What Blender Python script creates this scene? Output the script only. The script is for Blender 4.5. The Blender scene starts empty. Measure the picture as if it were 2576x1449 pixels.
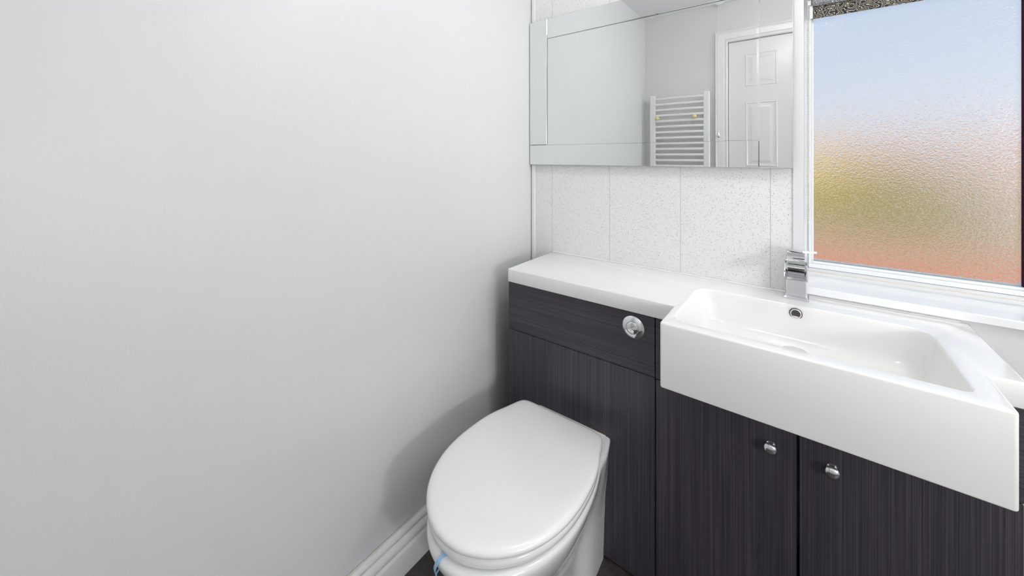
import bpy, bmesh, math, random
from mathutils import Vector, Matrix, Euler
random.seed(4)
R = math.radians
PI = math.pi
C = bpy.context.scene.collection
S = bpy.context.scene

# ------------------------------------------------------------------ camera
CAMX, CAMY, CAMZ = 1.021, -1.5, 1.31
cd = bpy.data.cameras.new('camera')
cam = bpy.data.objects.new('camera', cd); C.objects.link(cam)
cam.location = (CAMX, CAMY, CAMZ)
cam.rotation_euler = (R(90), 0, R(37.2274))
cd.sensor_width = 36.0
cd.lens = 963.419 / 2576 * 36.0
cd.shift_y = -(724.5 - 395.0) / 2576
cd.clip_start = 0.02
S.camera = cam

# ------------------------------------------------------------------ colour management
S.view_settings.view_transform = 'Standard'
S.view_settings.look = 'None'
S.view_settings.gamma = 1.0
S.view_settings.exposure = -0.09
S.view_settings.use_curve_mapping = False
S.cycles.use_denoising = True
S.cycles.max_bounces = 14
S.cycles.diffuse_bounces = 7
S.cycles.glossy_bounces = 6
S.cycles.transmission_bounces = 8
S.cycles.sample_clamp_indirect = 8.0
S.cycles.caustics_reflective = True
S.cycles.caustics_refractive = True

# ------------------------------------------------------------------ sky
w = bpy.data.worlds.new('sky'); S.world = w; w.use_nodes = True
wn = w.node_tree; wn.nodes.clear()
wo = wn.nodes.new('ShaderNodeOutputWorld'); wb = wn.nodes.new('ShaderNodeBackground')
tc = wn.nodes.new('ShaderNodeTexCoord'); sp = wn.nodes.new('ShaderNodeSeparateXYZ')
cr = wn.nodes.new('ShaderNodeValToRGB')
wn.links.new(tc.outputs['Generated'], sp.inputs[0]); wn.links.new(sp.outputs['Z'], cr.inputs[0])
cr.color_ramp.elements[0].position = 0.0; cr.color_ramp.elements[0].color = (0.86, 0.88, 0.93, 1)
cr.color_ramp.elements[1].position = 0.55; cr.color_ramp.elements[1].color = (0.46, 0.60, 0.86, 1)
e = cr.color_ramp.elements.new(0.16); e.color = (0.72, 0.79, 0.95, 1)
wn.links.new(cr.outputs[0], wb.inputs[0]); wb.inputs[1].default_value = 1.0
wn.links.new(wb.outputs[0], wo.inputs[0])

# ------------------------------------------------------------------ lights
def light(name, kind, loc, energy, color=(1, 1, 1), rot=(0, 0, 0), **kw):
    l = bpy.data.lights.new(name, kind); l.energy = energy; l.color = color
    for k, v in kw.items(): setattr(l, k, v)
    o = bpy.data.objects.new(name, l); C.objects.link(o); o.location = loc; o.rotation_euler = rot
    return o
LAMP = (0.93, -0.60, 2.24)
light('sunlight', 'SUN', (0, -5, 8), 2.9, (1.0, 0.95, 0.86), (R(48), 0, R(-20)), angle=R(1.0))   # falls on the garden, not into the room
light('ceiling_bulb', 'POINT', LAMP, 8.0, (1.0, 0.99, 0.97), shadow_soft_size=0.07)
light('low_fill_light', 'POINT', (2.50, -1.50, 1.22), 30.0, (0.97, 0.985, 1.0), shadow_soft_size=0.09)  # added out-of-view fill for front faces and the lower left wall
light('basin_fill_light', 'POINT', (2.00, -0.50, 2.20), 14.0, (0.98, 0.99, 1.0), shadow_soft_size=0.12)  # added out-of-view fill to brighten basin rim and sill tops

# ------------------------------------------------------------------ helpers
def wpos(o):
    p = Vector((0, 0, 0))
    while o is not None:
        p += o.location; o = o.parent
    return p

def obj(name, bm, mat=None, parent=None, smooth=False, bevel=0.0, seg=2, sub=0, angle=35):
    me = bpy.data.meshes.new(name)
    off = -wpos(parent) if parent else Vector((0, 0, 0))
    if parent: bmesh.ops.translate(bm, verts=bm.verts, vec=off)
    bmesh.ops.recalc_face_normals(bm, faces=bm.faces)
    bm.to_mesh(me); bm.free()
    o = bpy.data.objects.new(name, me); C.objects.link(o)
    if parent: o.parent = parent
    if mat:
        for m in (mat if isinstance(mat, (list, tuple)) else [mat]): me.materials.append(m)
    if smooth or bevel > 0:
        for p in me.polygons: p.use_smooth = True
        if bevel <= 0 and sub == 0:
            try: me.set_sharp_from_angle(angle=R(angle))
            except Exception: pass
    if bevel > 0:
        md = o.modifiers.new('bevel', 'BEVEL'); md.width = bevel; md.segments = seg
        md.limit_method = 'ANGLE'; md.angle_limit = R(35); md.harden_normals = True
    if sub:
        md = o.modifiers.new('sub', 'SUBSURF'); md.levels = sub; md.render_levels = sub
    return o

def thing(name, label, cat, loc=(0, 0, 0), group=None):
    o = bpy.data.objects.new(name, None); C.objects.link(o); o.location = loc
    o.empty_display_size = 0.05
    return tag(o, label, cat, group)

def tag(o, label, cat, group=None):
    o['label'] = label; o['category'] = cat
    if group: o['group'] = group
    return o

def struct(o):
    o['kind'] = 'structure'; return o

def box(bm, x0, x1, y0, y1, z0, z1, mi=0):
    vs = [bm.verts.new(p) for p in ((x0, y0, z0), (x1, y0, z0), (x1, y1, z0), (x0, y1, z0), (x0, y0, z1), (x1, y0, z1), (x1, y1, z1), (x0, y1, z1))]
    fs = []
    for f in ((0, 3, 2, 1), (4, 5, 6, 7), (0, 1, 5, 4), (1, 2, 6, 5), (2, 3, 7, 6), (3, 0, 4, 7)):
        fc = bm.faces.new([vs[i] for i in f]); fc.material_index = mi; fs.append(fc)
    return vs

def boxm(*a):
    bm = bmesh.new(); box(bm, *a); return bm

def lathe(bm, prof, mat4, n=40, cap=True):
    """prof: list of (radius, height) along local z; mat4 places it"""
    rings = []
    for r, h in prof:
        if r < 1e-6: rings.append([bm.verts.new(mat4 @ Vector((0, 0, h)))])
        else: rings.append([bm.verts.new(mat4 @ Vector((r * math.cos(2 * PI * i / n), r * math.sin(2 * PI * i / n), h))) for i in range(n)])
    for a, b in zip(rings, rings[1:]):
        for i in range(n):
            j = (i + 1) % n
            if len(a) == 1 and len(b) == 1: continue
            if len(a) == 1: bm.faces.new((a[0], b[i], b[j]))
            elif len(b) == 1: bm.faces.new((a[i], a[j], b[0]))
            else: bm.faces.new((a[i], a[j], b[j], b[i]))
    if cap:
        if len(rings[0]) > 1: bm.faces.new(rings[0])
        if len(rings[-1]) > 1: bm.faces.new(rings[-1])

def facing_y(x, y, z):      # local z axis pointing at the viewer side (-Y)
    return Matrix.Translation((x, y, z)) @ Matrix.Rotation(R(90), 4, 'X')

def tube(bm, pts, r, n=12, cap=True):
    pts = [Vector(p) for p in pts]; rings = []
    for i, p in enumerate(pts):
        t = (pts[min(i + 1, len(pts) - 1)] - pts[max(i - 1, 0)]).normalized()
        u = t.orthogonal().normalized() if i == 0 else (u - t * u.dot(t)).normalized()
        v = t.cross(u)
        rings.append([bm.verts.new(p + r * (math.cos(2 * PI * k / n) * u + math.sin(2 * PI * k / n) * v)) for k in range(n)])
    for a, b in zip(rings, rings[1:]):
        for k in range(n): bm.faces.new((a[k], a[(k + 1) % n], b[(k + 1) % n], b[k]))
    if cap: bm.faces.new(rings[0]); bm.faces.new(rings[-1])

def loft(bm, loops, cap0=False, cap1=False, mi=0):
    vl = [[bm.verts.new(p) for p in l] for l in loops]
    n = len(vl[0])
    for a, b in zip(vl, vl[1:]):
        for k in range(n):
            f = bm.faces.new((a[k], a[(k + 1) % n], b[(k + 1) % n], b[k])); f.material_index = mi
    if cap0: bm.faces.new(vl[0])
    if cap1: bm.faces.new(vl[-1])
    return vl

def inset2(poly, d):
    """offset a counter-clockwise 2d polygon inwards by d (mitred)"""
    out = []; n = len(poly)
    for i in range(n):
        p0 = Vector(poly[i - 1]); p = Vector(poly[i]); p1 = Vector(poly[(i + 1) % n])
        e0 = (p - p0).normalized(); e1 = (p1 - p).normalized()
        n0 = Vector((-e0.y, e0.x)); n1 = Vector((-e1.y, e1.x))
        b = n0 + n1
        k = d / max(0.3, (1 + n0.dot(n1)))
        out.append((p.x + b.x * k, p.y + b.y * k))
    return out

def rounded(poly, radii, seg=6):
    """round the corners of a ccw polygon"""
    out = []; n = len(poly)
    for i in range(n):
        p0 = Vector(poly[i - 1]); p = Vector(poly[i]); p1 = Vector(poly[(i + 1) % n]); r = radii[i] if isinstance(radii, (list, tuple)) else radii
        if r <= 0: out.append((p.x, p.y)); continue
        a = (p0 - p).normalized(); b = (p1 - p).normalized()
        ang = a.angle(b); t = r / math.tan(ang / 2)
        s0 = p + a * t; s1 = p + b * t
        c = p + (a + b).normalized() * (r / math.sin(ang / 2))
        v0 = s0 - c; v1 = s1 - c
        th0 = math.atan2(v0.y, v0.x); th1 = math.atan2(v1.y, v1.x)
        dth = th1 - th0
        while dth > PI: dth -= 2 * PI
        while dth < -PI: dth += 2 * PI
        for k in range(seg + 1):
            th = th0 + dth * k / seg
            out.append((c.x + r * math.cos(th), c.y + r * math.sin(th)))
    return out

# ------------------------------------------------------------------ materials
def mat(name, col=(0.8, 0.8, 0.8), rough=0.5, metal=0.0, coat=0.0, spec=None):
    m = bpy.data.materials.new(name); m.use_nodes = True
    b = m.node_tree.nodes['Principled BSDF']
    b.inputs['Base Color'].default_value = (*col, 1); b.inputs['Roughness'].default_value = rough
    b.inputs['Metallic'].default_value = metal; b.inputs['Coat Weight'].default_value = coat
    b.inputs['Coat Roughness'].default_value = 0.04
    if spec is not None: b.inputs['Specular IOR Level'].default_value = spec
    return m, m.node_tree, b

def N(t, kind, **kw):
    n = t.nodes.new(kind)
    for k, v in kw.items():
        if k in n.inputs: n.inputs[k].default_value = v
        else: setattr(n, k, v)
    return n

def geopos(t, scale):
    g = N(t, 'ShaderNodeNewGeometry'); m = N(t, 'ShaderNodeMapping')
    m.inputs['Scale'].default_value = scale
    t.links.new(g.outputs['Position'], m.inputs['Vector']); return m

def add_bump(t, b, src, strength, dist=0.001):
    bp = N(t, 'ShaderNodeBump'); bp.inputs['Strength'].default_value = strength; bp.inputs['Distance'].default_value = dist
    t.links.new(src, bp.inputs['Height']); t.links.new(bp.outputs[0], b.inputs['Normal']); return bp

def mixc(t, fac, a, b_):
    m = N(t, 'ShaderNodeMix', data_type='RGBA')
    if hasattr(fac, 'is_output'): t.links.new(fac, m.inputs[0])
    else: m.inputs[0].default_value = fac
    for i, c in ((6, a), (7, b_)):
        if hasattr(c, 'is_output'): t.links.new(c, m.inputs[i])
        else: m.inputs[i].default_value = (*c, 1)
    return m.outputs[2]

def ramp(t, src, stops):
    r = N(t, 'ShaderNodeValToRGB'); el = r.color_ramp.elements
    el[0].position, el[0].color = stops[0][0], (*stops[0][1], 1)
    el[1].position, el[1].color = stops[-1][0], (*stops[-1][1], 1)
    for p, c in stops[1:-1]:
        q = el.new(p); q.color = (*c, 1)
    t.links.new(src, r.inputs[0]); return r.outputs[0]

def noise_mat(name, col, rough, scale, strength, var=0.03, **kw):
    m, t, b = mat(name, col, rough, **kw)
    mp = geopos(t, (scale,) * 3)
    n1 = N(t, 'ShaderNodeTexNoise', Scale=1.0, Detail=3.0); t.links.new(mp.outputs[0], n1.inputs['Vector'])
    add_bump(t, b, n1.outputs['Fac'], strength)
    mp2 = geopos(t, (3, 3, 3)); n2 = N(t, 'ShaderNodeTexNoise', Scale=1.0, Detail=2.0); t.links.new(mp2.outputs[0], n2.inputs['Vector'])
    lo = tuple(c * (1 - var) for c in col)
    t.links.new(mixc(t, n2.outputs['Fac'], lo, col), b.inputs['Base Color'])
    return m

M = {}
M['paint'] = noise_mat('wall_paint', (0.715, 0.724, 0.730), 0.42, 260, 0.22)
M['paint_rear'] = noise_mat('rear_wall_paint', (0.76, 0.75, 0.735), 0.5, 260, 0.2)
M['ceiling'] = noise_mat('ceiling_paint', (0.85, 0.85, 0.85), 0.7, 180, 0.1)
M['white_wood'] = noise_mat('white_gloss_paint', (0.84, 0.835, 0.83), 0.28, 90, 0.06)
M['upvc'] = noise_mat('white_plastic', (0.84, 0.86, 0.88), 0.22, 60, 0.02)
M['trim_grey'] = noise_mat('pale_grey_plastic', (0.76, 0.76, 0.765), 0.3, 60, 0.02)
M['sill'] = noise_mat('glossy_sill_paint', (0.88, 0.89, 0.90), 0.12, 25, 0.25)
M['ceramic'] = noise_mat('white_ceramic', (0.87, 0.875, 0.875), 0.09, 12, 0.02, coat=0.6)
M['seat_plastic'] = noise_mat('white_seat_plastic', (0.91, 0.91, 0.90), 0.14, 15, 0.02, coat=0.3)
M['resin'] = noise_mat('white_cast_resin', (0.87, 0.865, 0.855), 0.15, 12, 0.02, coat=0.4)
M['silicone'] = noise_mat('aged_sealant', (0.74, 0.71, 0.65), 0.5, 120, 0.3, var=0.2)
M['gap'] = mat('dark_gap', (0.02, 0.02, 0.022), 0.8)[0]
M['radiator'] = noise_mat('radiator_enamel', (0.88, 0.88, 0.87), 0.2, 30, 0.02)
M['cream'] = noise_mat('cream_plastic', (0.86, 0.72, 0.36), 0.25, 30, 0.02)
M['dark_stile'] = noise_mat('dark_burgundy_plastic', (0.035, 0.006, 0.02), 0.85, 60, 0.2, spec=0.15)
M['bead'] = mat('cream_bead_plastic', (0.85, 0.82, 0.74), 0.3)[0]
M['blue'] = mat('pale_blue_strap_plastic', (0.34, 0.58, 0.85), 0.25)[0]
# chrome
m, t, b = mat('chrome', (0.80, 0.81, 0.83), 0.06, 1.0); M['chrome'] = m
mp = geopos(t, (60,) * 3); n = N(t, 'ShaderNodeTexNoise', Scale=1.0, Detail=4.0); t.links.new(mp.outputs[0], n.inputs['Vector'])
t.links.new(ramp(t, n.outputs['Fac'], [(0.4, (0.04,) * 3), (0.75, (0.22,) * 3)]), b.inputs['Roughness'])
M['dull_metal'] = mat('overflow_dark_metal', (0.10, 0.085, 0.08), 0.4, 0.6)[0]
# mirror glass
M['mirror'] = mat('silvered_mirror', (0.81, 0.835, 0.835), 0.0, 1.0)[0]
M['mirror_edge'] = mat('mirror_ground_edge', (0.30, 0.34, 0.32), 0.25, 0.3)[0]
M['mirror_bevel'] = mat('mirror_bevel', (0.45, 0.47, 0.45), 0.16, 1.0)[0]

# sparkle wall panelling with narrow tongue-and-groove joints
m, t, b = mat('sparkle_wall_panel', (0.82, 0.815, 0.81), 0.22); M['panel'] = m
g = N(t, 'ShaderNodeNewGeometry'); sx = N(t, 'ShaderNodeSeparateXYZ'); t.links.new(g.outputs['Position'], sx.inputs[0])
def fleck(scale, thr, rsel):
    mp = N(t, 'ShaderNodeMapping'); mp.inputs['Scale'].default_value = (scale, scale * 0.2, scale * 0.75)
    mp.inputs['Rotation'].default_value = (0, 0.5, 0)
    t.links.new(g.outputs['Position'], mp.inputs['Vector'])
    v = N(t, 'ShaderNodeTexVoronoi', Scale=1.0); v.voronoi_dimensions = '3D'; t.links.new(mp.outputs[0], v.inputs['Vector'])
    lt = N(t, 'ShaderNodeMath', operation='LESS_THAN'); t.links.new(v.outputs['Distance'], lt.inputs[0]); lt.inputs[1].default_value = thr
    sc = N(t, 'ShaderNodeSeparateColor'); t.links.new(v.outputs['Color'], sc.inputs[0])
    gt = N(t, 'ShaderNodeMath', operation='LESS_THAN'); t.links.new(sc.outputs[0], gt.inputs[0]); gt.inputs[1].default_value = rsel
    mu = N(t, 'ShaderNodeMath', operation='MULTIPLY'); t.links.new(lt.outputs[0], mu.inputs[0]); t.links.new(gt.outputs[0], mu.inputs[1])
    return mu.outputs[0], sc.outputs[1]
f1, c1 = fleck(310, 0.27, 0.42)
f2, c2 = fleck(190, 0.20, 0.30)
fl = N(t, 'ShaderNodeMath', operation='MAXIMUM'); t.links.new(f1, fl.inputs[0]); t.links.new(f2, fl.inputs[1])
fcol = ramp(t, c1, [(0.0, (0.34, 0.34, 0.36)), (0.5, (0.56, 0.56, 0.56)), (0.8, (0.46, 0.47, 0.64)), (1.0, (0.66, 0.62, 0.50))])
base = mixc(t, fl.outputs[0], (0.82, 0.815, 0.81), fcol)
# joints every 0.2752 m from x=0.111
a1 = N(t, 'ShaderNodeMath', operation='SUBTRACT'); t.links.new(sx.outputs[0], a1.inputs[0]); a1.inputs[1].default_value = 0.111 - 0.2752 * 4.5
a2 = N(t, 'ShaderNodeMath', operation='DIVIDE'); t.links.new(a1.outputs[0], a2.inputs[0]); a2.inputs[1].default_value = 0.2752
a3 = N(t, 'ShaderNodeMath', operation='FRACT'); t.links.new(a2.outputs[0], a3.inputs[0])
a4 = N(t, 'ShaderNodeMath', operation='SUBTRACT'); t.links.new(a3.outputs[0], a4.inputs[0]); a4.inputs[1].default_value = 0.5
a5 = N(t, 'ShaderNodeMath', operation='ABSOLUTE'); t.links.new(a4.outputs[0], a5.inputs[0])
a6 = N(t, 'ShaderNodeMath', operation='LESS_THAN'); t.links.new(a5.outputs[0], a6.inputs[0]); a6.inputs[1].default_value = 0.0030
t.links.new(mixc(t, a6.outputs[0], base, (0.50, 0.49, 0.48)), b.inputs['Base Color'])
inv = N(t, 'ShaderNodeMath', operation='SUBTRACT'); inv.inputs[0].default_value = 1.0; t.links.new(a6.outputs[0], inv.inputs[1])
add_bump(t, b, inv.outputs[0], 0.5, 0.0008)
t.links.new(fl.outputs[0], b.inputs['Metallic'])
rr = N(t, 'ShaderNodeMath', operation='MULTIPLY_ADD'); t.links.new(fl.outputs[0], rr.inputs[0]); rr.inputs[1].default_value = 0.18; rr.inputs[2].default_value = 0.22
t.links.new(rr.outputs[0], b.inputs['Roughness'])

# dark linear-grain laminate
def grain(name, horizontal):
    m, t, b = mat(name, (0.05, 0.045, 0.055), 0.38)
    def nz(a, bb, det):
        mp = geopos(t, (a if not horizontal else bb, 1.0, bb if not horizontal else a))
        n = N(t, 'ShaderNodeTexNoise', Scale=1.0, Detail=det, Roughness=0.6); t.links.new(mp.outputs[0], n.inputs['Vector']); return n.outputs['Fac']
    fine = nz(620, 2.0, 2.0); broad = nz(26, 1.0, 2.0)
    c = ramp(t, fine, [(0.34, (0.026, 0.023, 0.031)), (0.5, (0.043, 0.038, 0.049)), (0.70, (0.082, 0.075, 0.088))])
    d = ramp(t, broad, [(0.3, (0.84, 0.83, 0.88)), (0.7, (1.10, 1.07, 1.06))])
    mm = N(t, 'ShaderNodeMix', data_type='RGBA', blend_type='MULTIPLY'); mm.inputs[0].default_value = 1.0
    t.links.new(c, mm.inputs[6]); t.links.new(d, mm.inputs[7]); t.links.new(mm.outputs[2], b.inputs['Base Color'])
    add_bump(t, b, fine, 0.35, 0.0006)
    return m
M['grain_v'] = grain('dark_vertical_grain_laminate', False)
M['grain_h'] = grain('dark_horizontal_grain_laminate', True)

# dark vinyl floor
m, t, b = mat('dark_vinyl_floor', (0.06, 0.05, 0.048), 0.45); M['floor'] = m
mp = geopos(t, (45, 45, 45)); n = N(t, 'ShaderNodeTexNoise', Scale=1.0, Detail=6.0, Roughness=0.7); t.links.new(mp.outputs[0], n.inputs['Vector'])
t.links.new(ramp(t, n.outputs['Fac'], [(0.3, (0.030, 0.025, 0.024)), (0.6, (0.062, 0.052, 0.050)), (0.8, (0.13, 0.11, 0.10))]), b.inputs['Base Color'])

# obscure (frosted, rippled) window glass
m = bpy.data.materials.new('obscure_glass'); m.use_nodes = True; t = m.node_tree; t.nodes.clear(); M['glass'] = m
out = N(t, 'ShaderNodeOutputMaterial'); gl = N(t, 'ShaderNodeBsdfGlass'); gl.inputs['Roughness'].default_value = 0.125; gl.inputs['IOR'].default_value = 1.45
gl.inputs['Color'].default_value = (0.97, 0.98, 0.98, 1)
mp = geopos(t, (210, 210, 250)); n = N(t, 'ShaderNodeTexNoise', Scale=1.0, Detail=2.0, Roughness=0.5); t.links.new(mp.outputs[0], n.inputs['Vector'])
bp = N(t, 'ShaderNodeBump'); bp.inputs['Strength'].default_value = 0.7; bp.inputs['Distance'].default_value = 0.0014
t.links.new(n.outputs['Fac'], bp.inputs['Height']); t.links.new(bp.outputs[0], gl.inputs['Normal']); t.links.new(gl.outputs[0], out.inputs[0])

# blind fabric: dark navy ground with cream swirling leaves
def fabric(name, dark, light_, sc):
    m, t, b = mat(name, dark, 0.85)
    mp = geopos(t, (sc, 2, sc * 1.6))
    n = N(t, 'ShaderNodeTexNoise', Scale=1.0, Detail=1.0); t.links.new(mp.outputs[0], n.inputs['Vector'])
    v = N(t, 'ShaderNodeVectorMath', operation='MULTIPLY_ADD'); t.links.new(n.outputs['Color'], v.inputs[0]); v.inputs[1].default_value = (3.2, 3.2, 3.2); t.links.new(mp.outputs[0], v.inputs[2])
    w_ = N(t, 'ShaderNodeTexWave', Scale=0.55, Distortion=5.0, Detail=1.5); t.links.new(v.outputs[0], w_.inputs['Vector'])
    c = ramp(t, w_.outputs['Fac'], [(0.40, dark), (0.47, light_), (0.80, light_), (0.86, dark)])
    t.links.new(c, b.inputs['Base Color'])
    return m
M['fabric'] = fabric('dark_leaf_fabric', (0.012, 0.013, 0.022), (0.42, 0.38, 0.28), 34)
M['fabric_fold'] = fabric('sunlit_leaf_fabric', (0.09, 0.10, 0.15), (0.60, 0.58, 0.52), 60)  # same blind cloth, sunlight shining through it put into the paler colours

# outdoors
def brickm():
    m, t, b = mat('orange_brick', (0.6, 0.25, 0.14), 0.9)
    mp = geopos(t, (1, 1, 1)); sx = N(t, 'ShaderNodeSeparateXYZ'); cx = N(t, 'ShaderNodeCombineXYZ')
    t.links.new(mp.outputs[0], sx.inputs[0]); t.links.new(sx.outputs[0], cx.inputs[0]); t.links.new(sx.outputs[2], cx.inputs[1])
    br = N(t, 'ShaderNodeTexBrick', Scale=4.0); br.inputs['Color1'].default_value = (0.66, 0.27, 0.14, 1); br.inputs['Color2'].default_value = (0.78, 0.36, 0.19, 1)
    br.inputs['Mortar'].default_value = (0.6, 0.5, 0.42, 1); t.links.new(cx.outputs[0], br.inputs['Vector']); t.links.new(br.outputs[0], b.inputs['Base Color'])
    return m
M['brick'] = brickm()
M['red_paving'] = noise_mat('red_paving', (0.84, 0.25, 0.11), 0.9, 8, 0.2, var=0.2)
M['tan_paving'] = noise_mat('tan_gravel', (0.66, 0.46, 0.30), 0.9, 8, 0.2, var=0.2)
M['hedge'] = noise_mat('hedge_leaves', (0.36, 0.335, 0.07), 0.9, 14, 0.5, var=0.5)
M['shrub'] = noise_mat('yellow_shrub_leaves', (0.84, 0.64, 0.22), 0.9, 14, 0.5, var=0.3)
M['shed'] = noise_mat('weathered_grey_boards', (0.52, 0.50, 0.47), 0.9, 14, 0.4, var=0.15)

# ------------------------------------------------------------------ room shell
RX, RY, RZ = 2.70, -1.667, 2.42          # right wall, rear wall, ceiling
WX0, WX1, WZ0, WZ1, WD = 1.023, 2.05, 0.888, 2.20, 0.27   # window opening and wall depth
struct(obj('floor', boxm(-0.12, RX + 0.12, RY - 0.12, WD, -0.06, 0.0), M['floor']))
struct(obj('ceiling', boxm(-0.12, RX + 0.12, RY - 0.12, WD, RZ, RZ + 0.06), M['ceiling']))
struct(obj('wall_left', boxm(-0.12, 0.0, RY - 0.12, WD, 0.0, RZ), M['paint']))
struct(obj('wall_right', boxm(RX, RX + 0.12, RY - 0.12, WD, 0.0, RZ), M['paint']))
bm = bmesh.new()      # back wall: sparkle panelling left of the window, opening for the window
box(bm, 0.0, WX0, 0.0, WD, 0.0, RZ)
box(bm, WX0, WX1, 0.0, WD, 0.0, WZ0, 1)
box(bm, WX0, WX1, 0.0, WD, WZ1, RZ, 0)
box(bm, WX1, RX, 0.0, WD, 0.0, RZ, 0)
struct(obj('wall_back', bm, [M['panel'], M['paint']]))
DX0, DX1, DZ = 0.592, 1.270, 2.132      # door leaf in the rear wall
bm = bmesh.new()
box(bm, 0.0, DX0, RY - 0.12, RY, 0.0, RZ); box(bm, DX1, RX, RY - 0.12, RY, 0.0, RZ); box(bm, DX0, DX1, RY - 0.12, RY, DZ, RZ)
struct(obj('wall_rear', bm, M['paint_rear']))
# corner trim and the flat trim along the window
bm = bmesh.new()
box(bm, 0.0045, 0.021, -0.010, 0.0, 0.0, RZ, 0); box(bm, 0.0, 0.0045, -0.003, 0.0, 0.0, RZ, 1)
struct(obj('trim_1', bm, [M['upvc'], M['gap']], bevel=0.0015))
struct(obj('trim_2', boxm(0.9955, WX0, -0.0045, 0.0, WZ0, RZ), M['trim_grey'], bevel=0.001))
# skirting on the left wall (moulded profile)
prof = [(0, 0.0), (0.028, 0.0), (0.028, 0.070), (0.026, 0.076), (0.021, 0.080), (0.021, 0.084), (0.024, 0.088), (0.024, 0.095), (0.019, 0.104), (0.014, 0.109), (0.014, 0.114), (0.016, 0.118), (0.014, 0.126), (0.009, 0.131), (0.0, 0.131)]
bm = bmesh.new()
loft(bm, [[Vector((x + 0.0005, y, z)) for x, z in prof] for y in (RY + 0.001, -0.002)], True, True)
sk = struct(obj('baseboard_left', bm, M['white_wood'], bevel=0.0008, seg=1))
bm = bmesh.new()
loft(bm, [[Vector((x, RY + 0.0005 + d, z)) for d, z in prof] for x in (0.03, 0.505)], True, True)
struct(obj('baseboard_rear', bm, M['white_wood'], bevel=0.0008, seg=1))
# old sealant bead on the top of the skirting
bm = bmesh.new()
pts = [(0.0035, RY + 0.02 + i * 0.03, 0.1325 + 0.0008 * math.sin(i * 2.1)) for i in range(54)]
tube(bm, pts, 0.0022, 6)
obj('sealant_bead', bm, M['silicone'], sk, smooth=True)

# ------------------------------------------------------------------ window
win = struct(obj('window_1', boxm(WX0, WX1, 0.245, WD, WZ0, WZ0 + 0.022), M['upvc']))
bm = bmesh.new()
FY = 0.200      # inner face of the frame
box(bm, WX0 + 0.0005, WX0 + 0.012, FY, 0.262, 0.9105, WZ1)                      # left outer
box(bm, WX0 + 0.012, WX1 - 0.0005, FY, 0.262, 0.9105, 0.9235)                    # bottom outer
box(bm, WX0 + 0.012, WX1 - 0.012, FY, 0.262, WZ1 - 0.03, WZ1 - 0.0005)
box(bm, WX1 - 0.012, WX1 - 0.0005, FY, 0.262, 0.9235, WZ1 - 0.0005)
obj('window_frame', bm, M['upvc'], win, bevel=0.001)
bm = bmesh.new()
def sash(bm, x0, x1, z0, z1):
    for (a, b_, c_, d_) in ((x0, x1, z0, z0 + 0.014), (x0, x1, z1 - 0.02, z1), (x0, x0 + 0.009, z0 + 0.014, z1 - 0.02), (x1 - 0.009, x1, z0 + 0.014, z1 - 0.02)):
        box(bm, a, b_, FY - 0.005, 0.25, c_, d_)
    # rounded glazing bead
    for (a, b_, c_, d_) in ((x0 + 0.009, x1 - 0.009, z0 + 0.014, z0 + 0.024), (x0 + 0.009, x1 - 0.009, z1 - 0.030, z1 - 0.02), (x0 + 0.009, x0 + 0.015, z0 + 0.024, z1 - 0.03), (x1 - 0.015, x1 - 0.009, z0 + 0.024, z1 - 0.03)):
        box(bm, a, b_, FY + 0.003, 0.24, c_, d_)
sash(bm, 1.0358, 1.5500, 0.9245, 2.165)
obj('sash', bm, M['upvc'], win, bevel=0.002)
bm = bmesh.new(); sash(bm, 1.56, 2.036, 0.9245, 2.165)
obj('sash', bm, M['upvc'], win, bevel=0.002)
obj('gasket', boxm(1.0508, 1.53, FY + 0.0030, FY + 0.0055, 0.9480, 0.9505), M['mirror_edge'], win)
obj('glass', boxm(1.0500, 1.5345, FY + 0.006, FY + 0.012, 0.9480, 2.136), M['glass'], win)
obj('glass', boxm(1.5745, 2.0225, FY + 0.006, FY + 0.012, 0.9480, 2.136), M['glass'], win)
o = obj('window_mullion', boxm(1.5040, 1.556, FY - 0.0055, FY + 0.0055, 0.9500, WZ1 - 0.03), M['dark_stile'], win, bevel=0.002)
o['label'] = 'dark burgundy stile at the right edge of the frosted pane'
obj('mullion_foot', boxm(1.512, 1.56, FY, 0.262, 0.9235, 0.9500), M['upvc'], win, bevel=0.001)
obj('seal_line', boxm(1.0352, 1.5500, FY - 0.0012, 0.215, 0.9233, 0.9247), M['gap'], win)
# sill board
bm = boxm(WX0 + 0.001, WX1 - 0.001, -0.012, FY + 0.01, 0.8885, 0.9105)
sill = struct(obj('trim_3', bm, M['sill'], bevel=0.0025, seg=3))
# sealant where sill meets the frame
bm = bmesh.new()
tube(bm, [(WX0 + 0.004 + i * 0.03, FY - 0.0015, 0.9122 + 0.0006 * math.sin(i * 1.7)) for i in range(34)], 0.0032, 6)
obj('sealant_bead', bm, M['silicone'], sill, smooth=True)

# ------------------------------------------------------------------ roman blind with bead chain
bl = thing('roman_blind', 'dark roman blind with cream leaf pattern at the top of the window', 'blind', (1.27, 0.16, 2.19))
bm = bmesh.new()
def cloth(bm, prof, x0, x1, th=0.0015):
    loops = []
    for x in (x0, x1):
        front = [Vector((x, y, z)) for y, z in prof]; back = [Vector((x, y + th, z)) for y, z in reversed(prof)]
        loops.append(front + back)
    loft(bm, loops, True, True)
cloth(bm, [(0.190, 2.16), (0.189, 2.0), (0.188, 1.90), (0.186, 1.84), (0.187, 1.800), (0.188, 1.788)], 1.0486, 1.99)
obj('fabric_panel', bm, M['fabric'], bl, smooth=True)
bm = bmesh.new()
cloth(bm, [(0.1870, 1.95), (0.178, 1.90), (0.172, 1.86), (0.173, 1.836), (0.180, 1.829), (0.1835, 1.834)], 1.0486, 1.99)
o = obj('fabric_fold', bm, M['fabric_fold'], bl, smooth=True); o['label'] = 'folded layer of patterned fabric, coloured pale as if sunlit'
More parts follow.
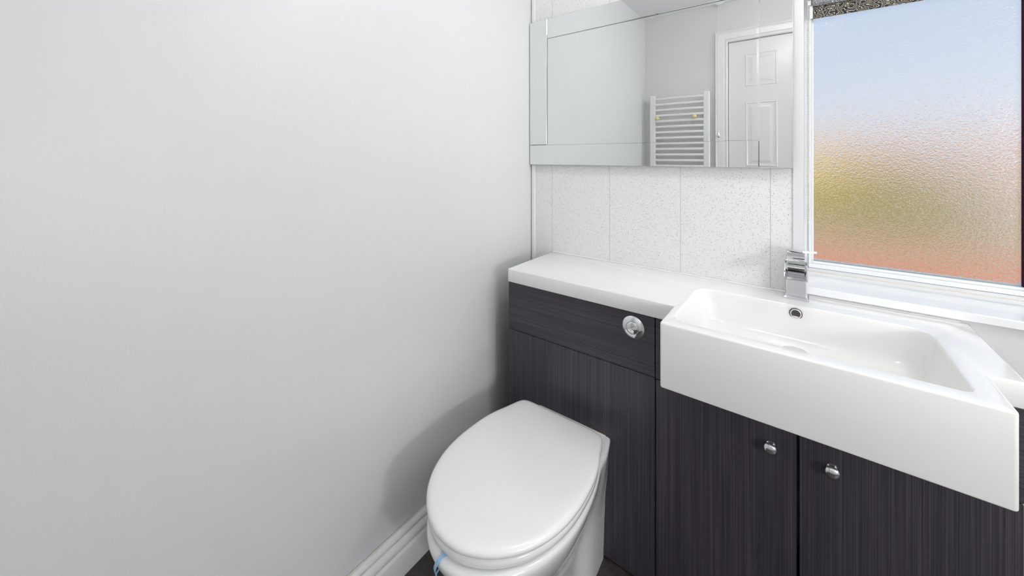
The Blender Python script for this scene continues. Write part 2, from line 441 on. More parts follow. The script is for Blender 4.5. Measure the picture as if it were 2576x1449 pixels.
obj('headrail', boxm(1.035, 2.0, 0.165, 0.198, 2.16, 2.195), M['upvc'], bl, bevel=0.003)
bm = bmesh.new()
def bead(bm, p, r=0.0021):
    bmesh.ops.create_icosphere(bm, subdivisions=1, radius=r, matrix=Matrix.Translation(p))
zc = 1.078
n_b = int((2.16 - zc) / 0.0062)
for s in (-1, 1):
    for i in range(n_b):
        z = zc + 0.004 + i * 0.0062
        k = min(1.0, (i + 0.6) / 3.0)
        bead(bm, (1.0372 + s * 0.0030 * k, 0.183, z))
bead(bm, (1.0372, 0.183, zc))
obj('bead_chain', bm, M['bead'], bl, smooth=True)
bm = bmesh.new(); box(bm, 1.034, 1.0435, 0.179, 0.187, 1.835, 1.850); box(bm, 1.0385, 1.0480, 0.184, 0.192, 1.79, 1.834)
obj('chain_clip', bm, M['upvc'], bl, bevel=0.001)

# ------------------------------------------------------------------ wall mirror with framing strips
MF = -0.024
mir = thing('wall_mirror', 'wide rectangular mirror bordered by mirror strips on the sparkle wall panels', 'mirror', (0.5, 0.0, 1.275))
mx0, mx1, mz0, mz1 = 0.003, 0.9965, 1.2745, 1.9348
obj('backing_board', boxm(mx0 + 0.006, mx1 - 0.006, -0.014, -0.0015, mz0 + 0.006, mz1 - 0.006), M['gap'], mir)
def glass_slab(name, x0, x1, z0, z1, yb, yf, bev, parent, tilt=(0, 0)):
    bm = bmesh.new()
    cx, cz = (x0 + x1) / 2, (z0 + z1) / 2
    def P(x, y, z):
        return Vector((x, y + (x - cx) * tilt[0] + (z - cz) * tilt[1], z))
    v = []
    for (d, y) in ((0, yb), (0, yf + bev[1]), (bev[0], yf)):
        v.append([P(x0 + d, y, z0 + d), P(x1 - d, y, z0 + d), P(x1 - d, y, z1 - d), P(x0 + d, y, z1 - d)])
    vl = loft(bm, v, True, True)
    bm.faces.ensure_lookup_table()
    for f in bm.faces: f.material_index = 1
    for f in bm.faces:
        ys = [a.co.y for a in f.verts]
        c = f.calc_center_median()
        if abs(max(ys) - min(ys)) < 0.0018 and c.y < (yb + yf) / 2: f.material_index = 0
    for f in bm.faces:
        f.normal_update()
    for f in bm.faces:
        if f.material_index == 1 and abs(f.normal.y) > 0.2 and f.calc_center_median().y < (yb + yf) / 2: f.material_index = 2
    return obj(name, bm, [M['mirror'], M['mirror_edge'], M['mirror_bevel']], parent)
ix0, ix1, iz0, iz1 = 0.0975, 0.9065, 1.3655, 1.8470
glass_slab('mirror_glass', ix0 - 0.004, ix1 + 0.004, iz0 - 0.004, iz1 + 0.004, -0.0145, -0.0195, (0.0100, 0.0004), mir)
g = 0.0006
glass_slab('border_strip', mx0, ix0 - g, iz0 + g, mz1, -0.0195, MF, (0.0012, 0.0012), mir, (0.0, 0.0))
glass_slab('border_strip', ix0 + g, ix1 - g, iz1, mz1, -0.0195, MF, (0.0012, 0.0012), mir, (0.0, 0.002))
glass_slab('border_strip', mx0, ix1 - g, mz0, iz0 - g, -0.0195, MF, (0.0012, 0.0012), mir, (-0.0009, 0.0))
glass_slab('border_strip', ix1 + g, mx1, mz0, mz1, -0.0195, MF, (0.0012, 0.0012), mir, (0.0018, 0.0))

# ------------------------------------------------------------------ WC furniture unit
UY = -0.3235       # face of the doors
KZ = 0.8305
UZ = 0.8298
wc = thing('toilet_unit', 'dark wood grain toilet unit with chrome flush button behind the white toilet', 'cabinet', (0.39, -0.16, 0.0))
bm = bmesh.new()
box(bm, 0.1115, 0.129, -0.305, -0.002, 0.001, UZ); box(bm, 0.649, 0.6665, -0.305, -0.002, 0.001, UZ); box(bm, 0.129, 0.649, -0.305, -0.289, 0.001, UZ)
obj('carcass', bm, M['grain_v'], wc, bevel=0.0006, seg=1)
obj('top_panel', boxm(0.1115, 0.6660, UY, -0.3055, 0.6475, UZ), M['grain_h'], wc, bevel=0.0008)
obj('lower_panel', boxm(0.1115, 0.6660, UY, -0.3055, 0.0100, 0.6455), M['grain_v'], wc, bevel=0.0008)
bt = bmesh.new()
lathe(bt, [(0.0305, 0.0), (0.0345, 0.001), (0.0348, 0.0028), (0.031, 0.0065), (0.024, 0.0095), (0.0200, 0.0105), (0.0198, 0.0085), (0.0, 0.0085)], facing_y(0.6010, UY - 0.0001, 0.7815), 56)
btn = obj('flush_plate', bt, M['chrome'], wc, smooth=True, angle=50)
BM = facing_y(0.6010, UY - 0.0001, 0.7815)
bm = bmesh.new()
lathe(bm, [(0.0186, 0.0087), (0.0186, 0.0100), (0.0178, 0.0110), (0.013, 0.0122), (0.007, 0.0128), (0.0, 0.0130)], BM, 48, cap=False)
obj('large_flush_button', bm, M['chrome'], btn, smooth=True, angle=50)
bm = bmesh.new()
drop = []
for i in range(17):
    a = R(-105) + R(120) * i / 16; drop.append(Vector((0.0150 * math.cos(a), 0.0150 * math.sin(a))))
for i in range(1, 8):
    q = i / 8; drop.append((1 - q) ** 2 * drop[16] + 2 * q * (1 - q) * Vector((-0.006, 0.006)) + q * q * drop[0])
cc = sum(drop, Vector((0, 0))) / len(drop)
def dpt(q, h): return BM @ Vector((q.x, q.y, 0.0087 + 0.0043 * (1 - (q.length / 0.0186) ** 2) + h))
loft(bm, [[dpt(cc + (q - cc) * k, h) for q in drop] for k, h in ((1.0, 0.0004), (0.99, 0.0019), (0.90, 0.0024), (0.5, 0.0024), (0.15, 0.0024))], True, True)
obj('small_flush_button', bm, M['chrome'], btn, smooth=True, angle=50)

# ------------------------------------------------------------------ vanity unit
VX0, VX1 = 0.6685, 1.358
van = thing('vanity_unit', 'dark wood grain vanity unit with two doors under the white basin', 'cabinet', (1.01, -0.16, 0.0))
bm = bmesh.new()
box(bm, VX0, VX0 + 0.018, -0.305, -0.002, 0.001, UZ); box(bm, VX1 - 0.018, VX1, -0.305, -0.002, 0.001, UZ)
box(bm, VX0 + 0.018, VX1 - 0.018, -0.305, -0.002, 0.08, 0.096); box(bm, VX0 + 0.018, VX1 - 0.018, -0.290, -0.272, 0.001, 0.08)
obj('carcass', bm, M['grain_v'], van, bevel=0.0006, seg=1)
bm = bmesh.new()
pv = [(VX0 + 0.0005, 0.6455), (VX1, 0.6455), (VX1, UZ), (1.3115, UZ), (1.3115, 0.765), (0.7235, 0.765), (0.7235, UZ), (VX0 + 0.0005, UZ)]
loft(bm, [[Vector((x, UY, z)) for x, z in pv], [Vector((x, -0.3055, z)) for x, z in pv]], True, True)
obj('top_panel', bm, M['grain_h'], van)
KP = [(0.0, 0.0), (0.0100, 0.0), (0.0105, 0.0015), (0.0095, 0.0035), (0.0062, 0.006), (0.0058, 0.012), (0.0085, 0.0155), (0.0130, 0.0175), (0.0144, 0.0195), (0.0138, 0.0215), (0.0105, 0.0245), (0.0055, 0.0265), (0.0, 0.027)]
for (a, b_, kx, lab) in ((VX0 + 0.001, 1.0085, 0.9555, 0), (1.0145, VX1, 1.0755, 1)):
    d = obj('door', boxm(a, b_, UY, -0.3055, 0.0120, 0.6425), M['grain_v'], van, bevel=0.0008)
    bm = bmesh.new(); lathe(bm, KP, facing_y(kx, UY - 0.0002, 0.578), 36)
    o = obj('knob', bm, M['chrome'], d, smooth=True, angle=60); o['label'] = 'round chrome knob'

# ------------------------------------------------------------------ one-piece worktop and basin
BX0, BX1, BYF = 0.7235, 1.3115, -0.474
TX0, TX1, TYF, TZ = 0.1125, 1.3625, -0.3330, 0.8800
top = thing('basin_worktop', 'white one piece worktop with rectangular basin over the dark units', 'basin', (0.74, -0.2, KZ))
outline = [(TX0, -0.002), (TX0, TYF), (BX0, TYF), (BX0, BYF), (BX1, BYF), (BX1, TYF), (TX1, TYF), (TX1, -0.002)]
rad = [0, 0.006, 0.002, 0.008, 0.008, 0.002, 0.006, 0]
ol = rounded(outline, rad, 6)
bowl = [(0.7450, -0.4350), (1.2720, -0.4350), (1.2720, -0.1180), (0.7450, -0.1180)]
brad = [0.030, 0.022, 0.050, 0.050]
bm = bmesh.new()
prof_out = [(0.0045, 0.0), (0.0022, -0.0006), (0.0006, -0.0022), (0.0, -0.0045), (0.0, -(TZ - KZ) + 0.002), (0.0015, -(TZ - KZ) + 0.0005)]
loops = [[Vector((x, y, TZ + dz)) for x, y in inset2(ol, d)] for d, dz in prof_out]
for k, (x, y) in enumerate(ol):
    if y < TYF - 0.004:                       # the basin front carries on down without a lower edge
        for j in (-2, -1): loops[j][k] = Vector((x, y, KZ))
    loops[-1][k].z = KZ
vo = loft(bm, loops)
# bowl interior
def bowl_loop(dl, dr, df, db, z, rr):
    x0, x1, y0, y1 = 0.7450 + dl, 1.2720 - dr, -0.4350 + df, -0.1180 - db
    return [Vector((x, y, z)) for x, y in rounded([(x0, y0), (x1, y0), (x1, y1), (x0, y1)], [max(0.012, r + rr) for r in brad], 8)]
bl_ = [(-0.004, -0.004, -0.004, -0.004, TZ, 0.004), (-0.0018, -0.0018, -0.0018, -0.0018, TZ - 0.0008, 0.002), (0, 0, 0, 0, TZ - 0.0035, 0), (0.002, 0.002, 0.001, 0.002, TZ - 0.012, 0),
       (0.016, 0.010, 0.008, 0.010, TZ - 0.060, 0.002), (0.022, 0.015, 0.012, 0.014, TZ - 0.078, 0.002), (0.030, 0.023, 0.019, 0.021, TZ - 0.090, 0.0), (0.044, 0.036, 0.030, 0.033, TZ - 0.0975, 0.0), (0.065, 0.060, 0.055, 0.058, TZ - 0.1005, 0.0)]
vb = loft(bm, [bowl_loop(*p) for p in bl_])
bm.faces.new(vb[-1])
# top face with the hole
edges = []
for L in (vo[0], vb[0]):
    for k in range(len(L)):
        e = bm.edges.get((L[k], L[(k + 1) % len(L)]))
        edges.append(e)
bmesh.ops.triangle_fill(bm, use_beauty=True, use_dissolve=False, edges=edges)
obj('worktop', bm, M['resin'], top, smooth=True, angle=40)
# deep apron of the basin below worktop level
bm = bmesh.new()
ap = rounded([(BX0, -0.3245), (BX0, BYF), (BX1, BYF), (BX1, -0.3245)], [0, 0.008, 0.008, 0], 6)
aps = [(0.0, KZ), (0.0, 0.7150), (0.0008, 0.7125), (0.003, 0.7110)]
va = loft(bm, [[Vector((x, y, z)) for x, y in inset2(ap, d)] for d, z in aps]); bm.faces.new(va[-1])
obj('basin_apron', bm, M['resin'], top, smooth=True, angle=40)
# overflow and drain
bm = bmesh.new()
mt = facing_y(1.0045, -0.1225, 0.8575)
bm2 = bmesh.new(); lathe(bm2, [(0.0138, -0.001), (0.0158, 0.0002), (0.0158, 0.0010), (0.0138, 0.0012)], mt, 36, cap=False)
obj('overflow_seal', bm2, M['dull_metal'], top)
lathe(bm, [(0.0125, -0.002), (0.0140, 0.0), (0.0140, 0.0018), (0.0130, 0.003), (0.0105, 0.0026), (0.0100, 0.0)], mt, 36, cap=False)
ov = obj('overflow_ring', bm, M['chrome'], top, smooth=True, angle=60)
bm = bmesh.new(); lathe(bm, [(0.0101, 0.0005), (0.0, 0.0005)], mt, 36, cap=False)
obj('overflow_hole', bm, M['dull_metal'], ov)
bm = bmesh.new()
lathe(bm, [(0.034, 0.0), (0.034, 0.002), (0.031, 0.004), (0.029, 0.0045), (0.029, 0.008), (0.027, 0.0105), (0.015, 0.0125), (0.0, 0.013)], Matrix.Translation((1.003, -0.222, TZ - 0.1008)), 40)
obj('drain_plug', bm, M['chrome'], top, smooth=True, angle=60)
# sealant bead along the wall
bm = bmesh.new()
tube(bm, [(0.115 + i * 0.028, -0.0028, 0.8812 + 0.0005 * math.sin(i * 1.3)) for i in range(45)], 0.0026, 6)
obj('sealant_bead', bm, M['resin'], top, smooth=True)

# ------------------------------------------------------------------ tap
tap = thing('basin_tap', 'square chrome waterfall mixer tap on the back edge of the basin', 'tap', (1.004, -0.045, TZ))
cx = 1.0045
bm = bmesh.new()
lp = []
for (d, z) in ((0, 0.0), (0, 0.005), (0.003, 0.008), (0.006, 0.010)):
    lp.append([Vector((x, y, TZ + z + 0.0003)) for x, y in ((cx - 0.031 + d, -0.0695 + d), (cx + 0.031 - d, -0.0695 + d), (cx + 0.031 - d, -0.016 - d), (cx - 0.031 + d, -0.016 - d))])
loft(bm, lp, True, True)
obj('base_plate', bm, M['chrome'], tap, bevel=0.0006)
obj('body', boxm(cx - 0.0240, cx + 0.0240, -0.063, -0.020, TZ + 0.010, TZ + 0.120), M['chrome'], tap, bevel=0.0012)
# waterfall spout: open channel sloping down to the front
bm = bmesh.new()
hw = 0.0268; th = 0.0028
ys, ye = -0.0635, -0.168
def sp_pt(x, f, h):      # f 0..1 along, h height above channel floor
    y = ys + (ye - ys) * f; z = TZ + 0.099 - 0.012 * f
    return Vector((x, y, z + h))
sec = lambda f, H: [sp_pt(cx - hw, f, -th), sp_pt(cx + hw, f, -th), sp_pt(cx + hw, f, H), sp_pt(cx + hw - th, f, H), sp_pt(cx + hw - th, f, 0.003), sp_pt(cx + hw - th - 0.004, f, 0.0), sp_pt(cx - hw + th + 0.004, f, 0.0), sp_pt(cx - hw + th, f, 0.003), sp_pt(cx - hw + th, f, H), sp_pt(cx - hw, f, H)]
loft(bm, [sec(0, 0.023), sec(0.5, 0.020), sec(0.85, 0.013), sec(1.0, 0.004)], True, True)
spo = obj('spout', bm, M['chrome'], tap, smooth=True, angle=30)
bm = bmesh.new(); box(bm, cx - 0.0200, cx + 0.0200, ys - 0.034, ys - 0.024, TZ + 0.0985, TZ + 0.1003)
obj('water_slot', bm, M['dull_metal'], tap)
bm = bmesh.new(); box(bm, cx - hw + 0.0005, cx + hw - 0.0005, ys - 0.030, -0.0185, TZ + 0.1205, TZ + 0.1240)
box(bm, cx - hw + th, cx + hw - th, ys - 0.010, ys - 0.001, TZ + 0.112, TZ + 0.1205)
obj('spout_cover', bm, M['chrome'], tap, bevel=0.0008)
# lever: cube cap plus blade turned towards the right
obj('lever_block', boxm(cx - 0.023, cx + 0.021, -0.062, -0.021, TZ + 0.1245, TZ + 0.142), M['chrome'], tap, bevel=0.0012)
bm = bmesh.new()
box(bm, -0.018, 0.018, -0.080, 0.022, 0.0, 0.0055)
bmesh.ops.transform(bm, matrix=Matrix.Translation((cx + 0.0, -0.045, TZ + 0.1425)) @ Matrix.Rotation(R(24), 4, 'Z') @ Matrix.Rotation(R(-9), 4, 'X'), verts=bm.verts)
obj('lever', bm, M['chrome'], tap, bevel=0.0010)

# ------------------------------------------------------------------ toilet
TCX = 0.383
toi = thing('toilet', 'white back to wall toilet with closed oval lid against the dark unit', 'toilet', (TCX, -0.6, 0.0))
HW = [(-0.388, 0.0), (-0.3885, 0.112), (-0.3915, 0.131), (-0.399, 0.145), (-0.412, 0.1535), (-0.432, 0.161), (-0.461, 0.170), (-0.505, 0.185), (-0.55, 0.1945), (-0.60, 0.199), (-0.65, 0.200), (-0.70, 0.1955), (-0.745, 0.185), (-0.785, 0.169), (-0.82, 0.148), (-0.85, 0.122), (-0.873, 0.094), (-0.890, 0.064), (-0.901, 0.032), (-0.904, 0.0)]
def catmull(P, m=3):
    out = []
    for i in range(len(P) - 1):
        p0 = P[max(i - 1, 0)]; p1 = P[i]; p2 = P[i + 1]; p3 = P[min(i + 2, len(P) - 1)]
        for k in range(m):
            s_ = k / m
            out.append(tuple(0.5 * ((2 * b_) + (-a + c_) * s_ + (2 * a - 5 * b_ + 4 * c_ - d_) * s_ ** 2 + (-a + 3 * b_ - 3 * c_ + d_) * s_ ** 3) for a, b_, c_, d_ in zip(p0, p1, p2, p3)))
    out.append(P[-1]); return out
half = HW[:2] + HW[2:]
right = [(TCX + h, y) for y, h in half]; left = [(TCX - h, y) for y, h in reversed(half[1:-1])]
lid0 = right[:1] + [p for p in catmull(right[1:], 3)] + catmull(left, 3)
# loop goes back -> right -> front -> left : clockwise seen from above? make ccw
def area(P): return sum(P[i - 1][0] * P[i][1] - P[i][0] * P[i - 1][1] for i in range(len(P))) / 2
if area(lid0) < 0: lid0 = lid0[::-1]
lid0 = [(0.3765 + (x - TCX) * 1.025, -0.3800 + (y + 0.388) * 1.018) for x, y in lid0]
LU = 0.008      # lid and seat ride a little above the rim
def scaled(P, k, z, cy=-0.64):
    return [Vector((TCX + (x - TCX) * k, cy + (y - cy) * k, z)) for x, y in P]
def ring(P, d, z): return [Vector((x, y, z)) for x, y in inset2(P, d)]
bm = bmesh.new()
loops = [ring(lid0, 0.010, 0.4255), ring(lid0, 0.003, 0.4262), ring(lid0, 0.0005, 0.4285), ring(lid0, 0.0, 0.4330), ring(lid0, 0.0018, 0.4380), ring(lid0, 0.0060, 0.4418), scaled(lid0, 0.942, 0.4440), scaled(lid0, 0.89, 0.4452)]
loops += [scaled(lid0, 0.80, 0.4462), scaled(lid0, 0.55, 0.4470), scaled(lid0, 0.25, 0.4474)]
for L in loops:
    for v in L: v.z += LU
loft(bm, loops, True, True)
obj('lid', bm, M['seat_plastic'], toi, smooth=True, angle=75)
bm = bmesh.new()
seat = [(x, y) for x, y in inset2(lid0, 0.004)]
si = [(TCX + (x - TCX) * 0.60, -0.66 + (y + 0.64) * 0.66) for x, y in lid0]
outl = [ring(seat, 0.012, 0.4065), ring(seat, 0.004, 0.4070), ring(seat, 0.0, 0.4110), ring(seat, 0.0, 0.4190), ring(seat, 0.004, 0.4235), ring(seat, 0.014, 0.4250)]
inl = [[Vector((x, y, 0.4250)) for x, y in si], [Vector((x, y, 0.4065)) for x, y in inset2(si, 0.004)]]
for L in outl + inl:
    for v in L: v.z = 0.4065 + (v.z - 0.4065) * 1.35
allv = loft(bm, outl + inl)
n_ = len(allv[0])
for k in range(n_): bm.faces.new((allv[-1][k], allv[-1][(k + 1) % n_], allv[0][(k + 1) % n_], allv[0][k]))
obj('seat', bm, M['seat_plastic'], toi, smooth=True, angle=60)
for s in (-1, 1):
    bm = bmesh.new(); lathe(bm, [(0.011, 0), (0.011, 0.012), (0.009, 0.015), (0, 0.015)], Matrix.Translation((TCX + s * 0.075, -0.372, 0.4032)), 20)
    obj('hinge', bm, M['chrome'], toi, smooth=True, angle=50)
# pan: sections of half-width against y
NS = 46
YB = UY - 0.0015
def pan_section(z, rear_hw, yf, bw, yc, fill, inset=0.0):
    """rear wall part of half-width rear_hw, bowl: half ellipse of half-width bw centred yc, front yf"""
    pts = []
    for i in range(NS + 1):
        a = PI * i / NS / 2 + 0.0
        q = i / NS
        y = YB - inset * 0 + (yf - YB) * (1 - math.cos(q * PI)) / 2 if False else YB + (yf - YB) * math.sin(q * PI / 2)
        la = (yc - yf)
        if y < yc: e_ = bw * math.sqrt(max(0.0, 1 - ((y - yc) / (yf - yc)) ** 2))
        else: e_ = bw * math.sqrt(max(0.0, 1 - ((y - yc) / (0.36)) ** 2))
        d = (YB - y)
        r_ = rear_hw * (1 - 1 / (1 + math.exp(-(d - fill) / 0.022)))
        v = (e_ ** 4 + r_ ** 4) ** (1 / 4) if max(e_, r_) > 1e-6 else 0.0
        pts.append((v, y))
    R_ = [Vector((TCX + v, y, z)) for v, y in pts]; L_ = [Vector((TCX - v, y, z)) for v, y in reversed(pts[:-1])]
    return R_ + L_
def pan_section_front_dense(*a): return pan_section(*a)
bm = bmesh.new()
secs = [(0.0015, 0.1145, -0.74, 0.108, -0.58, 0.17), (0.03, 0.115, -0.742, 0.108, -0.58, 0.17), (0.10, 0.117, -0.750, 0.110, -0.58, 0.165), (0.16, 0.119, -0.765, 0.116, -0.60, 0.16), (0.22, 0.122, -0.795, 0.130, -0.61, 0.15), (0.28, 0.126, -0.850, 0.158, -0.62, 0.14),
        (0.33, 0.130, -0.888, 0.180, -0.635, 0.13), (0.37, 0.134, -0.908, 0.192, -0.64, 0.125), (0.385, 0.136, -0.914, 0.195, -0.64, 0.122), (0.395, 0.137, -0.914, 0.195, -0.64, 0.12), (0.4010, 0.134, -0.909, 0.190, -0.64, 0.118), (0.4030, 0.127, -0.900, 0.182, -0.64, 0.112)]
def asym(z, *a):
    return pan_section(z, *a)
loft(bm, [asym(*s_) for s_ in secs], True, True)
obj('pan', bm, M['ceramic'], toi, smooth=True, angle=55)
# grey sealant line round the back of the pan
bm = bmesh.new()
tube(bm, [(TCX - 0.138, YB, 0.005), (TCX - 0.138, YB, 0.20), (TCX - 0.138, YB, 0.385), (TCX - 0.134, YB, 0.3975), (TCX - 0.125, YB, 0.4035), (TCX, YB, 0.4045), (TCX + 0.125, YB, 0.4035), (TCX + 0.134, YB, 0.3975), (TCX + 0.137, YB, 0.385), (TCX + 0.124, YB, 0.2), (TCX + 0.116, YB, 0.005)], 0.0016, 8)
obj('sealant_bead', bm, M['silicone'], toi, smooth=True)

# ------------------------------------------------------------------ blue freshener hanger over the rim
hang = thing('freshener_hanger', 'pale blue plastic strap hooked over the front rim of the toilet', 'freshener', (0.365, -0.91, 0.40))
bm = bmesh.new()
rim = []
def pan_edge(y, z):
    best = None
    for (z0, *a0), (z1, *a1) in zip(secs, secs[1:]):
        if z0 <= z <= z1:
            k = (z - z0) / (z1 - z0); A = [p + (q - p) * k for p, q in zip(a0, a1)]
            yf, bw, yc = A[1], A[2], A[3]
            return TCX - bw * math.sqrt(max(0, 1 - ((y - yc) / (yf - yc)) ** 2))
path = [(0.376, -0.868, 0.4042), (0.372, -0.889, 0.4046), (0.3695, -0.902, 0.4040), (0.3665, -0.9125, 0.3995), (0.362, -0.9165, 0.3900), (0.3575, -0.9160, 0.3780), (0.355, -0.9130, 0.3670), (0.3545, -0.9090, 0.3560)]
pl = []
for i, p in enumerate(path):
    p = Vector(p); t_ = (Vector(path[min(i + 1, len(path) - 1)]) - Vector(path[max(i - 1, 0)])).normalized()
    nrm = Vector((-0.12, -1.0, 0.2 if i > 2 else 2.2)).normalized(); s_ = t_.cross(nrm).normalized()
    nn = s_.cross(t_).normalized(); wd = 0.0042
    if nn.dot(nrm) < 0: nn = -nn
    pl.append([p - s_ * wd - nn * 0.0005, p + s_ * wd - nn * 0.0005, p + s_ * wd + nn * 0.0009, p - s_ * wd + nn * 0.0009])
loft(bm, pl, True, True)
obj('strap', bm, M['blue'], hang, smooth=True, angle=40)
bm = bmesh.new()
a = Vector(path[-1])
tube(bm, [a + Vector((0.004, 0.006, 0.012)), a + Vector((-0.002, 0.002, 0.0)), a + Vector((0.002, -0.004, -0.008))], 0.0018, 8)
obj('clip', bm, M['blue'], hang, smooth=True)

# ------------------------------------------------------------------ door and frame in the rear wall (seen in the mirror)
dr = struct(obj('door_1', boxm(DX0 + 0.003, DX1 - 0.003, RY - 0.045, RY - 0.010, 0.004, DZ - 0.003), M['white_wood'], bevel=0.001))
ST = 0.106; PW = 0.193
cols = ((0.6985, 0.8915), (0.9705, 1.1635))
rows = ((1.806, 2.036), (1.245, 1.695), (0.22, 1.05))
for (x0, x1) in cols:
    for (z0, z1) in rows:
        bm = bmesh.new()
        f = RY - 0.010
        L = []
        for d, h in ((0.0, 0.0), (0.003, 0.0035), (0.009, 0.0035), (0.014, -0.0015), (0.019, -0.0015), (0.042, 0.004), (0.046, 0.004)):
            L.append([Vector((x0 + d, f + h, z0 + d)), Vector((x1 - d, f + h, z0 + d)), Vector((x1 - d, f + h, z1 - d)), Vector((x0 + d, f + h, z1 - d))])
        L.insert(0, [Vector((v.x, f - 0.002, v.z)) for v in L[0]])
        loft(bm, L, True, True)
        obj('door_panel', bm, M['white_wood'], dr)
bm = bmesh.new()
lathe(bm, [(0.0, 0), (0.025, 0), (0.025, 0.006), (0.010, 0.010), (0.009, 0.035), (0.022, 0.045), (0.026, 0.055), (0.018, 0.064), (0, 0.066)], Matrix.Translation((1.215, RY - 0.0095, 1.10)) @ Matrix.Rotation(R(-90), 4, 'X'), 32)
obj('door_handle', bm, M['chrome'], dr, smooth=True, angle=50)
arch = [(0.0, 0.0), (0.0, 0.012), (0.006, 0.016), (0.014, 0.016), (0.018, 0.013), (0.024, 0.017), (0.040, 0.020), (0.052, 0.022), (0.060, 0.024), (0.066, 0.022), (0.070, 0.026), (0.076, 0.026), (0.080, 0.020), (0.080, 0.0)]  # (across from inner edge, out)
W_ = 0.080
bm = bmesh.new()
def arch_loop(corner_x, sgn, z_):
    return None
L = []
for (px, pz, kx, kz) in ((DX0, 0.001, -1, 0), (DX0, DZ, -1, 1), (DX1, DZ, 1, 1), (DX1, 0.001, 1, 0)):
    L.append([Vector((px + kx * a, RY + 0.0003 + h, pz + kz * a)) for a, h in arch])
loft(bm, L, True, True)
fr = struct(obj('trim_4', bm, M['white_wood'], smooth=True, angle=18))

# ------------------------------------------------------------------ towel radiator on the rear wall
radi = thing('towel_radiator', 'white ladder towel radiator beside the door, seen in the mirror', 'radiator', (0.275, RY + 0.05, 0.95))
yr = RY + 0.062
for (x0, x1) in ((0.062, 0.104), (0.444, 0.486)):
    bm = bmesh.new(); box(bm, x0, x1, yr - 0.015, yr + 0.015, 0.93, 1.788)
    # domed top cap
    o = obj('upright', bm, M['radiator'], radi, bevel=0.007, seg=3)
    bm = bmesh.new(); box(bm, x0 + 0.010, x1 - 0.010, RY + 0.001, yr - 0.014, 1.62, 1.65)
    obj('wall_bracket', bm, M['radiator'], radi, bevel=0.002)
z = 1.757
for i in range(19):
    bm = bmesh.new()
    tube(bm, [(0.1035, yr + 0.004, z), (0.16, yr + 0.0105, z), (0.274, yr + 0.014, z), (0.39, yr + 0.0105, z), (0.4445, yr + 0.004, z)], 0.0100, 14)
    obj('rung', bm, M['radiator'], radi, smooth=True)
    z -= 0.0430
for (kx, kz) in ((0.128, 1.607), (0.3925, 1.607)):
    kb = thing('towel_hook', ('round cream hook on the left end of the radiator rungs' if kx < 0.2 else 'round cream hook on the right end of the radiator rungs'), 'hook', (kx, yr + 0.02, kz), group='cream hooks on the towel radiator')
    bm = bmesh.new()
    mt = Matrix.Translation((kx, yr + 0.0215, kz)) @ Matrix.Rotation(R(-90), 4, 'X')
    lathe(bm, [(0.0, -0.006), (0.0085, -0.006), (0.0085, 0.004), (0.007, 0.010), (0.011, 0.015), (0.0145, 0.022), (0.0140, 0.029), (0.009, 0.034), (0.0, 0.036)], mt, 28)
    obj('hook_head', bm, M['cream'], kb, smooth=True, angle=50)
    bm = bmesh.new(); box(bm, kx - 0.006, kx + 0.006, yr - 0.004, yr + 0.0155, kz - 0.008, kz + 0.008)
    obj('clamp', bm, M['cream'], kb, bevel=0.001)

# ------------------------------------------------------------------ pull cord
PX, PY = 0.5416, -1.60
pc = thing('pull_cord', 'white light pull cord with small chrome bell weight, seen in the mirror', 'pull cord', (PX, PY, RZ))
bm = bmesh.new(); tube(bm, [(PX, PY, 1.499), (PX, PY, RZ - 0.012)], 0.0013, 8)
obj('cord', bm, M['bead'], pc, smooth=True)
bm = bmesh.new(); lathe(bm, [(0, 0.0), (0.010, 0.0), (0.0135, 0.006), (0.0135, 0.014), (0.009, 0.030), (0.006, 0.044), (0.0065, 0.050), (0.0, 0.052)], Matrix.Translation((PX, PY, 1.449)), 28)
obj('bell_weight', bm, M['chrome'], pc, smooth=True, angle=50)
bm = bmesh.new(); lathe(bm, [(0, 0), (0.018, 0), (0.030, 0.008), (0.040, 0.018), (0.040, 0.0245), (0, 0.0245)], Matrix.Translation((PX, PY, RZ - 0.025)), 28)
obj('ceiling_rose', bm, M['upvc'], pc, smooth=True, angle=50)

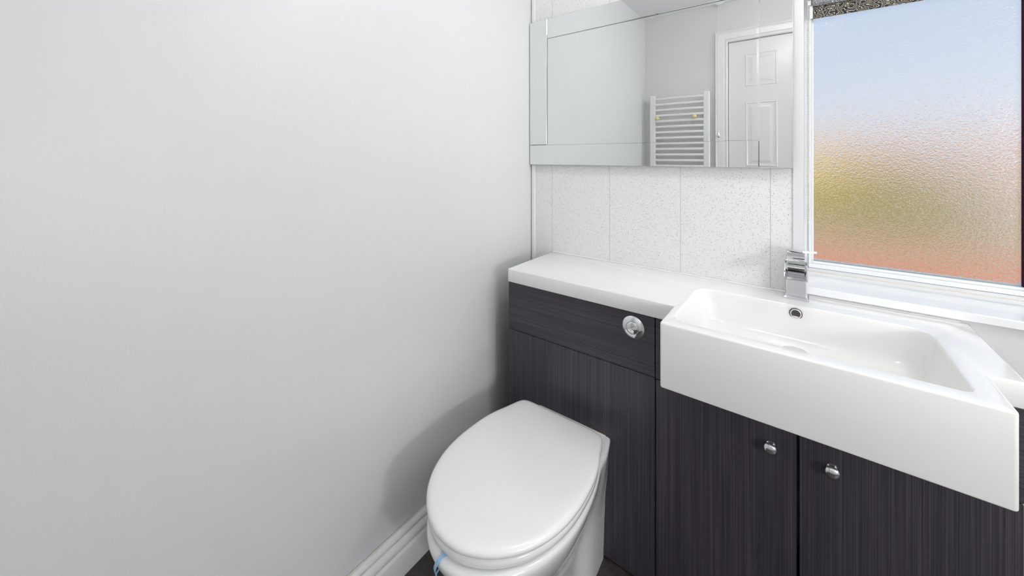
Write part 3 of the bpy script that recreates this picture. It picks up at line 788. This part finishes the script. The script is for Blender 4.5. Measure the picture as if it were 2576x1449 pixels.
# ------------------------------------------------------------------ ceiling lamp, then made-up holders for the two added fill lights
for lab, (lx, ly, lz) in (('short white bulb holder hanging above the toilet side', LAMP), ('white bulb holder added above the right end of the basin for fill light', (2.00, -0.50, 2.20))):
    lh = RZ - lz - 0.12
    cl = thing('ceiling_lamp', lab, 'ceiling lamp', (lx, ly, RZ))
    bm = bmesh.new(); lathe(bm, [(0, 0.0), (0.02, 0.0), (0.02, lh), (0.06, lh + 0.004), (0.06, lh + 0.02), (0, lh + 0.02)], Matrix.Translation((lx, ly, RZ - lh - 0.021)), 40)
    obj('lamp_housing', bm, M['upvc'], cl, smooth=True, angle=40)
wl = thing('fill_lamp', 'white bulb holder added on the right wall for fill light', 'wall lamp', (RX, -1.50, 1.22))  # holder made up to carry the low fill light
bm = bmesh.new(); lathe(bm, [(0, 0.0), (0.06, 0.0), (0.06, 0.02), (0.02, 0.03), (0.02, 0.13), (0, 0.13)], Matrix.Translation((RX - 0.001, -1.50, 1.22)) @ Matrix.Rotation(R(-90), 4, 'Y'), 40)
obj('lamp_housing', bm, M['upvc'], wl, smooth=True, angle=40)

# ------------------------------------------------------------------ garden outside the frosted pane
def outdoor(name, bm, m_, label, cat, **kw):
    return tag(obj(name, bm, m_, **kw), label, cat)
struct(obj('terrain', boxm(-8, 16, 0.40, 60, -0.30, -0.12), M['tan_paving']))
outdoor('red_patio', boxm(-6, 12, 0.45, 5.4, -0.1195, -0.06), M['red_paving'], 'orange red paved patio blurred behind the lowest part of the pane', 'patio')
outdoor('brick_wall', boxm(-4, 14, 15.0, 15.3, -0.119, 1.62), M['brick'], 'long orange brick garden wall blurred behind the pane', 'garden wall', bevel=0.01)
def blob(cx, cy, cz, sx, sy, sz, sub=4, amp=0.12, seed=1):
    rnd = random.Random(seed); bm = bmesh.new()
    bmesh.ops.create_icosphere(bm, subdivisions=sub, radius=1.0)
    ph = [(rnd.uniform(3, 9), rnd.uniform(3, 9), rnd.uniform(3, 9), rnd.uniform(0, 6)) for _ in range(7)]
    for v in bm.verts:
        d = sum(math.sin(a * v.co.x + b_ * v.co.y + c_ * v.co.z + p) for a, b_, c_, p in ph) / 7 + rnd.uniform(-0.3, 0.3)
        v.co *= 1 + amp * d
        v.co = Vector((cx + v.co.x * sx, cy + v.co.y * sy, max(-0.119, cz + v.co.z * sz)))
    return bm
outdoor('hedge', blob(2.2, 10.0, 0.12, 1.7, 0.8, 0.66, seed=2), M['hedge'], 'olive green hedge blurred at the left of the pane', 'hedge', smooth=True)
outdoor('shrub', blob(1.2, 12.6, 0.55, 1.3, 0.7, 0.72, seed=5), M['shrub'], 'yellow leaved shrub blurred above the green hedge', 'shrub', smooth=True)
bm = bmesh.new(); box(bm, 2.9, 5.6, 12.2, 14.2, -0.119, 1.05)
sh = outdoor('shed', bm, M['shed'], 'low grey garden shed blurred behind the right half of the pane', 'shed', bevel=0.01)
